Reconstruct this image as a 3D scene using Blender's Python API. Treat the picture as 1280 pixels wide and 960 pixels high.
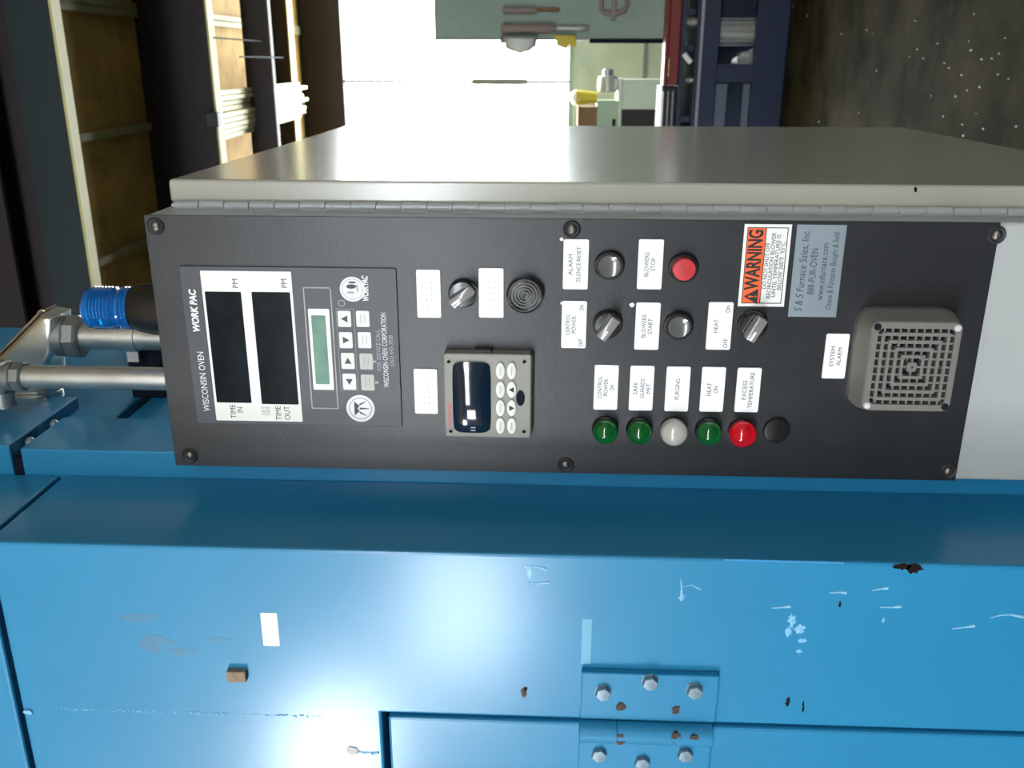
import bpy, bmesh, math, random
from mathutils import Vector, Matrix
random.seed(7)
sc = bpy.context.scene
for o in list(bpy.data.objects): bpy.data.objects.remove(o)
COL = sc.collection

# ------------------------------------------------------------------ camera
EYE = 1.65
FPX, YAW, PIT, ROL = 1149.3, 0.3373, 0.0397, -0.0162
_F = Vector((-math.sin(YAW)*math.cos(PIT), math.cos(YAW)*math.cos(PIT), math.sin(PIT)))
_R0 = Vector((math.cos(YAW), math.sin(YAW), 0))
_U0 = _R0.cross(_F)
_R = math.cos(ROL)*_R0 - math.sin(ROL)*_U0
_U = math.sin(ROL)*_R0 + math.cos(ROL)*_U0
cam_d = bpy.data.cameras.new('camera'); cam = bpy.data.objects.new('camera', cam_d); COL.objects.link(cam)
cam_d.sensor_fit = 'HORIZONTAL'; cam_d.sensor_width = 36.0; cam_d.lens = FPX/1280*36.0
cam_d.dof.use_dof = True; cam_d.dof.focus_distance = 1.0; cam_d.dof.aperture_fstop = 12.0
cam_d.clip_start = 0.02; cam_d.clip_end = 100
M = Matrix.Identity(4)
for i in range(3):
    M[i][0] = -_U[i]; M[i][1] = _R[i]; M[i][2] = -_F[i]
M[0][3], M[1][3], M[2][3] = 0, 0, EYE
cam.matrix_world = M
sc.camera = cam

def at(x, y, Y=None, X=None, Z=None):
    """survey helper: the world point seen at photo pixel (x, y) on a known plane"""
    d = _F*FPX + _R*(480-y) + _U*(640-x)
    if Y is not None: t = Y/d.y
    elif X is not None: t = X/d.x
    else: t = (Z-EYE)/d.z
    return Vector((d.x*t, d.y*t, EYE+d.z*t))

# ------------------------------------------------------------------ world, light, exposure
w = bpy.data.worlds.new('world'); sc.world = w; w.use_nodes = True
w.node_tree.nodes['Background'].inputs[0].default_value = (0.75, 0.87, 1.0, 1)
w.node_tree.nodes['Background'].inputs[1].default_value = 0.5
sc.view_settings.view_transform = 'Standard'
sc.view_settings.look = 'None'
sc.view_settings.gamma = 1.0
sc.view_settings.exposure = -0.8
sc.view_settings.use_curve_mapping = False
FAR_WINDOW = 36.0       # strength of the daylight in the panes of the far window
REAR_WINDOW = 48.0     # the high windows behind the photographer
BAY_DOOR = 85.0
KEY_WINDOW = 260.0         # the open bay in the wall behind the photographer

# ------------------------------------------------------------------ materials
def mat(name, col, rough=0.5, metal=0.0, var=0.0, vscale=8.0, bump=0.0, bscale=60.0, coat=0.0,
        emit=0.0, trans=0.0, col2=None, rvar=0.0, spec=0.5, stretch=None, ior=1.5, coatr=0.08):
    m = bpy.data.materials.new(name); m.use_nodes = True
    nt = m.node_tree; b = nt.nodes['Principled BSDF']
    b.inputs['Base Color'].default_value = (*col, 1)
    b.inputs['Roughness'].default_value = rough
    b.inputs['Metallic'].default_value = metal
    b.inputs['Coat Weight'].default_value = coat
    b.inputs['Coat Roughness'].default_value = coatr
    b.inputs['Specular IOR Level'].default_value = spec
    b.inputs['Transmission Weight'].default_value = trans
    b.inputs['IOR'].default_value = ior
    if emit:
        b.inputs['Emission Color'].default_value = (*col, 1)
        b.inputs['Emission Strength'].default_value = emit
    if var or bump or rvar:
        tc = nt.nodes.new('ShaderNodeTexCoord'); src = tc.outputs['Object']
        if stretch:
            mp = nt.nodes.new('ShaderNodeMapping'); mp.inputs['Scale'].default_value = stretch
            nt.links.new(src, mp.inputs['Vector']); src = mp.outputs['Vector']
        n = nt.nodes.new('ShaderNodeTexNoise'); n.inputs['Scale'].default_value = vscale
        n.inputs['Detail'].default_value = 6; n.inputs['Roughness'].default_value = 0.6
        nt.links.new(src, n.inputs['Vector'])
        if var:
            mx = nt.nodes.new('ShaderNodeMix'); mx.data_type = 'RGBA'
            c2 = col2 if col2 else tuple(c*(1-var) for c in col)
            mx.inputs[6].default_value = (*col, 1); mx.inputs[7].default_value = (*c2, 1)
            rp = nt.nodes.new('ShaderNodeValToRGB'); rp.color_ramp.elements[0].position = 0.35; rp.color_ramp.elements[1].position = 0.68
            nt.links.new(n.outputs['Fac'], rp.inputs['Fac']); nt.links.new(rp.outputs['Color'], mx.inputs[0])
            nt.links.new(mx.outputs[2], b.inputs['Base Color'])
        if rvar:
            mr = nt.nodes.new('ShaderNodeMapRange')
            mr.inputs['To Min'].default_value = max(0.02, rough-rvar); mr.inputs['To Max'].default_value = rough+rvar
            nt.links.new(n.outputs['Fac'], mr.inputs['Value']); nt.links.new(mr.outputs['Result'], b.inputs['Roughness'])
        if bump:
            n2 = nt.nodes.new('ShaderNodeTexNoise'); n2.inputs['Scale'].default_value = bscale; n2.inputs['Detail'].default_value = 3
            nt.links.new(src, n2.inputs['Vector'])
            bp = nt.nodes.new('ShaderNodeBump'); bp.inputs['Strength'].default_value = bump; bp.inputs['Distance'].default_value = 0.002
            nt.links.new(n2.outputs['Fac'], bp.inputs['Height']); nt.links.new(bp.outputs['Normal'], b.inputs['Normal'])
    return m

BLUE = mat('blue_enamel', (0.018, 0.222, 0.43), 0.45, var=1, col2=(0.015, 0.202, 0.395), vscale=5, bump=0.08, bscale=110, rvar=0.06, coat=0.6, coatr=0.20, spec=0.25)
BLUEFAR = mat('blue_enamel_bench', (0.008, 0.018, 0.062), 0.45, var=0.3)
SEAM = mat('seam_dark', (0.008, 0.012, 0.02), 0.8, spec=0.1)
GREY = mat('grey_cabinet_paint', (0.42, 0.44, 0.44), 0.30, var=0.1, vscale=6, bump=0.06, bscale=200, rvar=0.05)
DOORGREY = mat('grey_door_paint', (0.46, 0.45, 0.385), 0.24, var=0.12, vscale=4, bump=0.02, bscale=60, rvar=0.04, coat=0.6, coatr=0.17)  # warm tint adds the yellow reflected from the roof insulation
BLACKP = mat('black_panel_paint', (0.014, 0.015, 0.018), 0.36, var=1, col2=(0.018, 0.019, 0.022), vscale=14, bump=0.08, bscale=300, rvar=0.05)
TIMERG = mat('charcoal_membrane', (0.045, 0.048, 0.058), 0.42, var=0.1)
BLACK = mat('black_plastic', (0.012, 0.012, 0.013), 0.25, coat=0.3)
BLACKM = mat('black_matte', (0.02, 0.02, 0.022), 0.55)
WHITE = mat('white_plastic', (0.86, 0.87, 0.88), 0.4)
WHITEV = mat('white_vinyl', (0.80, 0.80, 0.74), 0.45)
PRINT = mat('dark_print', (0.05, 0.05, 0.055), 0.6)
PRINTF = mat('faint_print', (0.60, 0.60, 0.60), 0.6)
PRINTB = mat('black_print', (0.01, 0.01, 0.01), 0.6)
PRINTW = mat('white_print', (0.75, 0.76, 0.76), 0.5)
PRINTG = mat('grey_print', (0.34, 0.35, 0.37), 0.5)
DISPLAY = mat('dark_display', (0.003, 0.004, 0.006), 0.22, var=1, col2=(0.010, 0.016, 0.020), vscale=18, spec=0.12)
LCD = mat('green_lcd', (0.09, 0.24, 0.17), 0.3, var=1, col2=(0.05, 0.14, 0.10), vscale=40)
KEYW = mat('key_white', (0.72, 0.73, 0.69), 0.45)
KEYG = mat('key_grey', (0.46, 0.46, 0.42), 0.5)
CTRL = mat('controller_taupe', (0.24, 0.23, 0.20), 0.45, bump=0.05, bscale=400, var=0.08)
GLASSD = mat('controller_glass', (0.004, 0.014, 0.030), 0.06, coat=0.6)
REDP = mat('red_print', (0.50, 0.10, 0.09), 0.5)
CHROME = mat('chrome', (0.75, 0.74, 0.72), 0.18, metal=1)
STEEL = mat('dull_steel', (0.42, 0.42, 0.42), 0.35, metal=1, var=0.3, vscale=40)
DSTEEL = mat('dark_screw_steel', (0.16, 0.15, 0.14), 0.4, metal=0.9)
GLINT = mat('screw_glint', (0.75, 0.75, 0.74), 0.35, metal=0.3)  # pale colour holds the white highlight of the horn's screws
BOLT = mat('zinc_bolt', (0.22, 0.30, 0.36), 0.45, metal=0.5, var=0.3, vscale=90)
KNOBG = mat('knob_grey', (0.10, 0.10, 0.10), 0.2, coat=0.6)
KNOBL = mat('knob_pointer', (0.22, 0.21, 0.205), 0.22, coat=0.4)
REDB = mat('red_button', (0.62, 0.035, 0.05), 0.35, coat=0.3, var=0.35, vscale=70)
def lens(name, col): return mat(name, col, 0.08, trans=0.75, coat=0.2)
LGREEN = lens('green_lens', (0.015, 0.22, 0.06)); LRED = lens('red_lens', (0.9, 0.02, 0.05)); LWHITE = mat('white_lens', (0.62, 0.60, 0.55), 0.15, trans=0.3, coat=0.4)
IGREEN = mat('green_reflector', (0.02, 0.45, 0.12), 0.3); IRED = mat('red_reflector', (0.95, 0.05, 0.07), 0.3); IWHITE = mat('white_reflector', (0.8, 0.79, 0.74), 0.4)
ORANGE = mat('orange_vinyl', (0.86, 0.115, 0.025), 0.45)
STICK = mat('white_sticker', (0.80, 0.80, 0.78), 0.4)
SILVER = mat('silver_blue_foil', (0.30, 0.36, 0.40), 0.38, metal=0.45, var=0.12)
INK = mat('blue_black_ink', (0.03, 0.06, 0.10), 0.5)
HORN = mat('horn_grey', (0.17, 0.162, 0.15), 0.5, bump=0.05, bscale=300, var=0.08)
BEACON = mat('blue_beacon_lens', (0.006, 0.16, 0.52), 0.12, trans=0.4, coat=0.5)
BEACONI = mat('blue_beacon_core', (0.01, 0.22, 0.6), 0.2)
GALV = mat('galvanised', (0.66, 0.67, 0.64), 0.36, metal=0.85, var=0.18, vscale=30, bump=0.05, bscale=150)
GALVD = mat('galvanised_fitting', (0.33, 0.35, 0.34), 0.42, metal=0.75, var=0.2, vscale=40)
CASTAL = mat('cast_aluminium', (0.74, 0.74, 0.70), 0.30, metal=0.9, var=0.12, vscale=25, bump=0.06, bscale=180)
BRASS = mat('yellowed_screw', (0.75, 0.65, 0.35), 0.35, metal=0.7)
RUST = mat('rust', (0.10, 0.062, 0.048), 0.8, var=0.6, vscale=120, bump=0.5, bscale=300)
CHIPW = mat('pale_scuff', (0.30, 0.58, 0.78), 0.4, var=1, col2=(0.12, 0.40, 0.66), vscale=200)
CHIPB = mat('dark_chip', (0.005, 0.004, 0.004), 0.8, var=1, col2=(0.022, 0.010, 0.008), vscale=260, spec=0.1)
PATCH = mat('pale_blue_patch', (0.11, 0.37, 0.55), 0.45)
STAIN = mat('brown_stain', (0.055, 0.165, 0.27), 0.5, var=1, col2=(0.020, 0.205, 0.39), vscale=45)
PAINTD = mat('paint_run', (0.05, 0.27, 0.54), 0.25)
TAN = mat('rusty_tan', (0.30, 0.20, 0.14), 0.7, var=0.4, vscale=150)
# room
CONC = mat('concrete_floor', (0.058, 0.052, 0.032), 0.8, var=1, col2=(0.008, 0.009, 0.006), vscale=2.6, bump=0.3, bscale=15, spec=0.03)
INSUL = mat('insulation', (0.36, 0.22, 0.045), 0.9, var=1, col2=(0.20, 0.115, 0.022), vscale=5, bump=0.6, bscale=30)
BROWN = mat('oxide_steel', (0.011, 0.0038, 0.0038), 0.6, var=0.3, vscale=3)
DGREEN = mat('dark_green_steel', (0.006, 0.016, 0.017), 0.55, var=0.2, vscale=3)
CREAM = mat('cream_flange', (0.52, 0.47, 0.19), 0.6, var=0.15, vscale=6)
JOIST = mat('pale_joist', (0.22, 0.20, 0.08), 0.7, var=0.2)
PLANK = mat('pale_plank', (0.74, 0.71, 0.42), 0.6, var=0.1, stretch=(1, 0.1, 1))
WALLG = mat('pale_green_wall', (0.62, 0.68, 0.56), 0.7, var=0.08, vscale=2)
WALLD = mat('dim_wall', (0.45, 0.45, 0.42), 0.8, var=0.1)
PANE = mat('daylit_pane', (0.93, 0.98, 1.0), 0.5, emit=FAR_WINDOW)
PANER = mat('daylit_pane_rear', (0.88, 0.95, 1.0), 0.5, emit=REAR_WINDOW)
PANEK = mat('daylit_pane_key', (0.88, 0.95, 1.0), 0.5, emit=KEY_WINDOW)
PANEB = mat('daylit_bay', (0.88, 0.95, 1.0), 0.5, emit=BAY_DOOR)
FRAMEG = mat('window_bar', (0.25, 0.25, 0.22), 0.6)
BOARDG = mat('green_grey_board', (0.30, 0.40, 0.34), 0.6, var=0.15, vscale=3)
TOOLP = mat('tool_pinkish', (0.26, 0.20, 0.18), 0.5)
TOOLG = mat('tool_grey', (0.42, 0.43, 0.38), 0.4, metal=0.4)
YELLOW = mat('yellow_plastic', (0.65, 0.50, 0.04), 0.5)
REDT = mat('red_toolbox', (0.20, 0.018, 0.012), 0.4)
CABG = mat('pale_green_sheet', (0.33, 0.42, 0.30), 0.5)
CARD = mat('cardboard', (0.22, 0.12, 0.06), 0.8)
SLATE = mat('slate_plate', (0.12, 0.15, 0.19), 0.4, metal=0.3)
SPECK = mat('floor_speck', (0.42, 0.44, 0.42), 0.5)

# ------------------------------------------------------------------ mesh helpers
ORG = {}
class MB:
    def __init__(s): s.bm = bmesh.new()
    def _bev(s, geom, r, seg=2):
        if r > 0: bmesh.ops.bevel(s.bm, geom=geom, offset=r, segments=seg, profile=0.5, affect='EDGES', clamp_overlap=True)
    def box(s, x0, x1, y0, y1, z0, z1, r=0.0, seg=2):
        g = bmesh.ops.create_cube(s.bm, size=1.0)
        c = Vector(((x0+x1)/2, (y0+y1)/2, (z0+z1)/2)); d = (abs(x1-x0), abs(y1-y0), abs(z1-z0))
        for v in g['verts']: v.co = Vector((v.co.x*d[0], v.co.y*d[1], v.co.z*d[2])) + c
        if r > 0:
            s._bev(list({e for v in g['verts'] for e in v.link_edges}), r, seg)
        return s
    def prism(s, pts, axis, a, b, r=0.0, seg=2):
        """polygon pts extruded along axis from a to b; pts are the other two coords in xyz order"""
        def mk(p, t):
            if axis == 'y': return Vector((p[0], t, p[1]))
            if axis == 'x': return Vector((t, p[0], p[1]))
            return Vector((p[0], p[1], t))
        va = [s.bm.verts.new(mk(p, a)) for p in pts]; vb = [s.bm.verts.new(mk(p, b)) for p in pts]
        fs = [s.bm.faces.new(va), s.bm.faces.new(list(reversed(vb)))]
        n = len(pts)
        for i in range(n): fs.append(s.bm.faces.new((va[i], vb[i], vb[(i+1) % n], va[(i+1) % n])))
        bmesh.ops.recalc_face_normals(s.bm, faces=fs)
        if r > 0: s._bev(list({e for f in fs[:2] for e in f.edges}), r, seg)
        return s
    def lathe(s, prof, origin, direction, seg=32, ref=None, caps=True):
        """prof = [(radius, distance along direction)]"""
        d = Vector(direction).normalized(); a = d.orthogonal().normalized() if ref is None else Vector(ref).normalized(); b = d.cross(a)
        rings = []
        for r, t in prof:
            c = Vector(origin)+d*t
            if r < 1e-7: rings.append([s.bm.verts.new(c)])
            else: rings.append([s.bm.verts.new(c+a*(r*math.cos(2*math.pi*k/seg))+b*(r*math.sin(2*math.pi*k/seg))) for k in range(seg)])
        fs = []
        for A, B in zip(rings, rings[1:]):
            for k in range(seg):
                k2 = (k+1) % seg
                if len(A) == 1 and len(B) == 1: continue
                if len(A) == 1: fs.append(s.bm.faces.new((A[0], B[k], B[k2])))
                elif len(B) == 1: fs.append(s.bm.faces.new((A[k], B[0], A[k2])))
                else: fs.append(s.bm.faces.new((A[k], B[k], B[k2], A[k2])))
        for end in ((rings[0], rings[-1]) if caps else ()):
            if len(end) > 2: fs.append(s.bm.faces.new(end))
        bmesh.ops.recalc_face_normals(s.bm, faces=fs)
        return s
    def cyl(s, p0, p1, r, seg=24, ch=0.0):
        p0, p1 = Vector(p0), Vector(p1); L = (p1-p0).length
        pr = [(r, 0), (r, L)] if ch <= 0 else [(r-ch, 0), (r, ch), (r, L-ch), (r-ch, L)]
        return s.lathe(pr, p0, p1-p0, seg)
    def tube(s, pts, r, seg=12):
        pts = [Vector(p) for p in pts]; rings = []
        for i, p in enumerate(pts):
            t = (pts[min(i+1, len(pts)-1)]-pts[max(i-1, 0)]).normalized()
            up = Vector((0, 1, 0)) if abs(t.y) < 0.9 else Vector((1, 0, 0))
            a = t.cross(up).normalized(); b = t.cross(a)
            rr = r[i] if isinstance(r, (list, tuple)) else r
            rings.append([s.bm.verts.new(p+a*rr*math.cos(2*math.pi*k/seg)+b*rr*math.sin(2*math.pi*k/seg)) for k in range(seg)])
        fs = []
        for A, B in zip(rings, rings[1:]):
            for k in range(seg): fs.append(s.bm.faces.new((A[k], B[k], B[(k+1) % seg], A[(k+1) % seg])))
        fs.append(s.bm.faces.new(rings[0])); fs.append(s.bm.faces.new(rings[-1]))
        bmesh.ops.recalc_face_normals(s.bm, faces=fs)
        return s
    def build(s, name, m, parent=None, smooth=False, label=None):
        me = bpy.data.meshes.new(name)
        s.bm.to_mesh(me); s.bm.free()
        return finish(name, me, m, parent, smooth, label)
def finish(name, me, m, parent=None, smooth=False, label=None, base=False):
    vs = me.vertices
    lo = [min(v.co[i] for v in vs) for i in range(3)]; hi = [max(v.co[i] for v in vs) for i in range(3)]
    c = Vector(((lo[0]+hi[0])/2, (lo[1]+hi[1])/2, (lo[2]+hi[2])/2))
    me.transform(Matrix.Translation(-c))
    if smooth:
        for p in me.polygons: p.use_smooth = True
        try: me.set_sharp_from_angle(angle=math.radians(38))
        except Exception: pass
    me.materials.clear(); me.materials.append(m)
    o = bpy.data.objects.new(name, me); COL.objects.link(o)
    ORG[o.name] = c
    o.location = c
    if parent is not None:
        o.parent = parent; o.location = c-ORG[parent.name]
    if label: o['label'] = label
    return o
def tag(o, label, cat=None, group=None, kind=None):
    if label: o['label'] = label
    if cat: o['category'] = cat
    if group: o['group'] = group
    if kind: o['kind'] = kind
    return o
def thing(name, loc, label, cat, group=None):
    o = bpy.data.objects.new(name, None); COL.objects.link(o); o.location = loc; o.empty_display_size = 0.05
    ORG[o.name] = Vector(loc)
    return tag(o, label, cat, group)
def struct(o): o['kind'] = 'structure'; return o
def copy_part(o, dloc, parent):
    c = o.copy(); COL.objects.link(c); c.parent = parent; c.location = o.location+Vector(dloc)
    ORG[c.name] = ORG[o.name]+Vector(dloc)
    return c

def text(body, X, Z, Y, size, m, parent, name='lettering', width=None, bold=0.0, shear=0.0, align='CENTER', spacing=1.0):
    cu = bpy.data.curves.new('tmp_text', 'FONT'); cu.body = body; cu.size = size; cu.align_x = align; cu.align_y = 'CENTER'
    cu.extrude = 0.0001; cu.offset = bold; cu.shear = shear; cu.resolution_u = 3; cu.space_line = spacing
    ob = bpy.data.objects.new('tmp_text', cu); COL.objects.link(ob)
    dg = bpy.context.evaluated_depsgraph_get()
    me = bpy.data.meshes.new_from_object(ob.evaluated_get(dg))
    bpy.data.objects.remove(ob); bpy.data.curves.remove(cu)
    xs = [v.co.x for v in me.vertices]; wd = max(xs)-min(xs)
    k = (width/wd) if width else 1.0
    me.transform(Matrix.Diagonal((k, 1, 1, 1)))
    me.transform(Matrix.Translation((X, Y, Z)) @ Matrix.Rotation(math.pi/2, 4, 'X'))
    me.name = name
    return finish(name, me, m, parent)

def prect(x0, x1, y0, y1, Y):
    """photo rectangle on the plane Y -> (X0, X1, Z0, Z1)"""
    xc, yc = (x0+x1)/2, (y0+y1)/2
    return at(xc, y1, Y=Y).x, at(xc, y0, Y=Y).x, at(x1, yc, Y=Y).z, at(x0, yc, Y=Y).z
def rrect(X0, X1, Z0, Z1, r, n=4):
    pts = []
    for cx, cz, a0 in ((X1-r, Z1-r, 0), (X0+r, Z1-r, 90), (X0+r, Z0+r, 180), (X1-r, Z0+r, 270)):
        for k in range(n+1):
            a = math.radians(a0+90*k/n); pts.append((cx+r*math.cos(a), cz+r*math.sin(a)))
    return pts
def blob(cx, cz, rx, rz, n=22, j=0.35):
    return [(cx+rx*(1-j*random.random())*math.cos(2*math.pi*k/n), cz+rz*(1-j*random.random())*math.sin(2*math.pi*k/n)) for k in range(n)]

# ================================================================== the room
CZ = EYE+2.6            # underside of the roof insulation
struct(MB().box(-7, 5, -5, 10.1, -0.1, 0).build('floor', CONC))
struct(MB().box(-7, 5, -5.2, 10.1, CZ, CZ+0.12).build('ceiling', INSUL))
YF = 10.0
wt = at(430, 80, Y=YF).z; wb = at(711, 80, Y=YF).z
wx0, wx1 = -2.6, 2.9
m = MB(); m.box(-7, wx0, YF, YF+.1, 0, CZ); m.box(wx1, 5, YF, YF+.1, 0, CZ); m.box(wx0, wx1, YF, YF+.1, 0, wb); m.box(wx0, wx1, YF, YF+.1, wt, CZ)
struct(m.build('wall_far', WALLG))
struct(MB().box(4.9, 5, -5, 10, 0, CZ).build('wall_right', WALLD))
struct(MB().box(-7, -6.9, -5, 10, 0, CZ).build('wall_left', WALLD))
# far window: panes between bars
bar1 = at(560, 102, Y=YF).x
xs = [wx0, bar1-1.45, bar1, bar1+1.45, wx1]
win = struct(thing('window_1', ((wx0+wx1)/2, YF, wb), None, None))
for a, b in zip(xs, xs[1:]): MB().box(a+.012, b-.012, YF+.03, YF+.05, wb, wt).build('pane', PANE, win)
for x in xs[1:-1]: MB().box(x-.014, x+.014, YF-.02, YF+.06, wb, wt).build('window_bar', FRAMEG, win)
MB().box(bar1-.03, bar1+.03, YF-.05, YF-.02, at(660, 102, Y=YF).z, at(590, 102, Y=YF).z, r=.008).build('window_latch', FRAMEG, win)
MB().box(wx0, wx1, YF-.04, YF+.05, wb-.05, wb).build('window_sill', CABG, win)
# trims on the far wall
struct(MB().box(-1.2, 1.5, YF-.02, YF, at(806, 90, Y=YF).z-.02, at(806, 90, Y=YF).z+.02).build('trim_1', FRAMEG))
struct(MB().box(-6.9, 4.9, YF-.03, YF, 0, .14).build('baseboard_far', BROWN))
# wall behind the photographer, with high windows and a lit bay
YR = -5.0
struct(MB().box(-7, 5, YR-.1, YR, 0, CZ).build('wall_rear', WALLD))
def rear_window(name, x0, x1, z0, z1, n, pm):
    t = struct(thing(name, ((x0+x1)/2, YR, z0), None, None)); s = (x1-x0)/n
    for i in range(n): MB().box(x0+i*s+.03, x0+(i+1)*s-.03, YR, YR+.02, z0, z1).build('pane', pm, t)
    for i in range(n+1): MB().box(x0+i*s-.03, x0+i*s+.03, YR, YR+.05, z0, z1).build('window_bar', FRAMEG, t)
rear_window('window_2', -3.0, 4.6, 2.45, 3.0, 6, PANER)
rear_window('window_3', -6.2, -5.3, 3.1, 3.9, 2, PANEK)
rear_window('window_4', -4.9, -3.6, 1.9, 2.75, 2, PANEB)

# ------------------------------------------------------------------ roof beams
def beam(xn, xf, zb, xt, m, label, upper=False, flange=True):
    """xn, xf: photo x of the near and far edge of the bottom flange at the picture's top edge, xt: of the web top"""
    Y0 = at(xn, 0, Z=EYE+zb).y; Y1 = at(xf, 0, Z=EYE+zb).y
    zt = CZ if xt is None else min(CZ, at(xt, 0, Y=Y0).z)
    t = thing('roof_beam', (-1, Y0, EYE+zb), label, 'beam', 'steel beams under the roof')
    MB().box(-6.9, 4.9, Y0, Y0+.03, EYE+zb+.012, zt).build('web', m, t)
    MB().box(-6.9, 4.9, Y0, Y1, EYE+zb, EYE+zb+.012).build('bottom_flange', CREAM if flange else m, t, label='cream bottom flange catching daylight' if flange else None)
    if upper: MB().box(-6.9, 4.9, Y0+.005, Y0+.03, zt, CZ).build('upper_web', BROWN, t)
    return t, Y0, Y1
beam(-40, -36, 2.42, None, BROWN, 'dark brown roof beam at the very left of the picture, above the elbow', flange=False)
beam(63, 74, 2.17, 3, DGREEN, 'dark green roof beam nearest the viewer, above the blue beacon', upper=True)
_, YB2, YB2f = beam(257, 264.5, 2.14, None, BROWN, 'deep dark red-brown roof beam at the near ends of the pale planks')
_, YC3, _ = beam(358, 364, 2.42, None, BROWN, 'shallow dark red-brown roof beam behind the pale plank bundle')
t, YC2, _ = beam(334, 337, 2.08, 299, BROWN, 'dark brown roof beam the pale planks lie across, with thin conduit along it', flange=False)
MB().cyl((-6.9, YC2-.008, EYE+2.082), (4.9, YC2-.008, EYE+2.082), .004, 10).build('conduit_line', JOIST, t)
t = thing('roof_beam', (-1, 9.9, EYE+2.2), 'dark red-brown beam directly above the bright far window', 'beam', 'steel beams under the roof')
MB().box(-6.9, 4.9, 9.92, 9.985, wt, CZ).build('web', BROWN, t)
# joists running away from the viewer across the insulation
for (px, py, y0, y1, lab) in ((150, 165, 3.9, 9.7, 'pale timber joist across the insulation, above the cabinet top corner'),
                              (150, 318, 3.9, 9.7, 'pale timber joist across the insulation, nearest the blue beacon'),
                              (283, 30, 3.9, 9.7, 'pale timber joist across the insulation, rightmost one by the bright window'),
                              (150, 6, 3.9, 9.7, 'pale timber joist across the insulation, at the upper edge of the picture')):
    p = at(px, py, Z=CZ-.03)
    tag(MB().box(p.x-.022, p.x+.022, 4.1, 9.9, CZ-.025, CZ).build('roof_joist', JOIST), lab, 'joist', 'timber joists under the roof')
# thin hanger rods between the beams
for px, y0, y1, nm in ((267, 47, 5.97, 'a'), (300, 71, 6.2, 'b')):
    p = at(px, y0, Y=y1)
    tag(MB().cyl((p.x, y1, p.z+.0), (p.x, y1+1.1, p.z+.03), .005, 8).build('hanger_rod', SEAM),
        'thin dark rod running between the roof beams, ' + ('upper one' if nm == 'a' else 'the one nearer the plank bundle'), 'rod')
# bundle of pale planks lying across the beams
pa = at(277, 118, Y=6.05); pb = at(282, 176, Y=6.05)
N = 9
for i in range(N):
    f = i/(N-1); X = pb.x+(pa.x-pb.x)*f
    y0 = 6.06+random.uniform(-.02, .10); y1 = 9.15+random.uniform(-.25, .12)
    z0 = EYE+2.17+random.uniform(0, .03); z1 = z0+.19
    hwid = (pa.x-pb.x)/(N-1)*.42; bm = MB(); bm.box(X-hwid, X+hwid, y0, y1, 0, .055, r=.003)
    for v in bm.bm.verts: v.co.z += z0+(z1-z0)*(v.co.y-y0)/(y1-y0)
    tag(bm.build('wooden_plank', PLANK), '%s pale plank from the oven side in the bundle across the roof beams' % 'first second third fourth fifth sixth seventh eighth ninth'.split()[i], 'plank', 'pale planks on the roof beams')
YK = YB2-.005
p = at(272, 149, Y=YK)
tag(MB().box(p.x-.045, p.x+.045, YK-.08, YK, p.z-.03, p.z+.05, r=.006).build('beam_clamp', BLACKM), 'small dark clamp on the beam at the near end of the pale planks', 'clamp')

# ================================================================== workshop beyond the cabinet
# blue workbench
YB = 6.97
def bz(x, Y=YB): return at(x, 80, Y=Y).z
def bxx(y, x=880, Y=YB): return at(x, y, Y=Y).x
wbn = thing('workbench', (0.2, YB+.35, 0), 'dark blue steel workbench on the concrete floor beyond the cabinet', 'workbench')
xl, xr = -1.0, 1.5
MB().box(xl, xr, YB-.02, YB+.75, bz(872)-.02, bz(868), r=.004).build('lower_top', BLUEFAR, wbn)
MB().box(xl, xr, YB, YB+.06, bz(897), bz(872)-.02, r=.005).build('front_rail', BLUEFAR, wbn)
MB().box(xl, xr, YB, YB+.06, 0.01, bz(942), r=.005).build('bottom_rail', BLUEFAR, wbn)
MB().box(xl, xr, YB+.06, YB+.75, 0.06, 0.10).build('bottom_shelf', BLUEFAR, wbn)
px0, px1 = bxx(103, 920), bxx(80, 920)
MB().box(px0, px1, YB+.005, YB+.055, bz(942), bz(897)).build('post', BLUEFAR, wbn)
for X in (xl+.05, xr-.05, .75):
    MB().box(X-.04, X+.04, YB+.005, YB+.055, bz(942), bz(897)).build('post', BLUEFAR, wbn)
MB().box(xl, xr, YB+.69, YB+.75, 0.10, bz(872)).build('back_panel', BLUEFAR, wbn)
zt_top = bz(849, YB+.1)
MB().box(xl, xr, YB+.08, YB+.75, zt_top-.03, zt_top, r=.004).build('upper_top', BLUEFAR, wbn)
for y in (150, 103, 60, 14):
    X = bxx(y, 860); MB().box(X-.02, X+.02, YB+.1, YB+.14, bz(868), zt_top-.03).build('riser', BLUEFAR, wbn)
MB().box(xl, xr, YB-.024, YB-.018, bz(876), bz(872.5)).build('edge_highlight', STEEL, wbn, label='thin pale strip in place of the edge highlight')  # pale strip added to draw the highlight along the bench edge
# two pale plates leaning inside the left bay of the bench
for (y0, y1, x0, x1, lab) in ((104, 157, 889, 907, 'wider pale slate plate standing in the lower bay of the blue workbench'), (104, 157, 926, 938, 'narrower pale slate plate, lower one in the bay of the blue workbench')):
    X0, X1, Z0, Z1 = prect(x0, x1, y0, y1+8, YB+.1)
    tag(MB().box(X0, X1, YB+.08, YB+.11, Z0, Z1, r=.004).build('metal_plate', SLATE), lab, 'plate')
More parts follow.
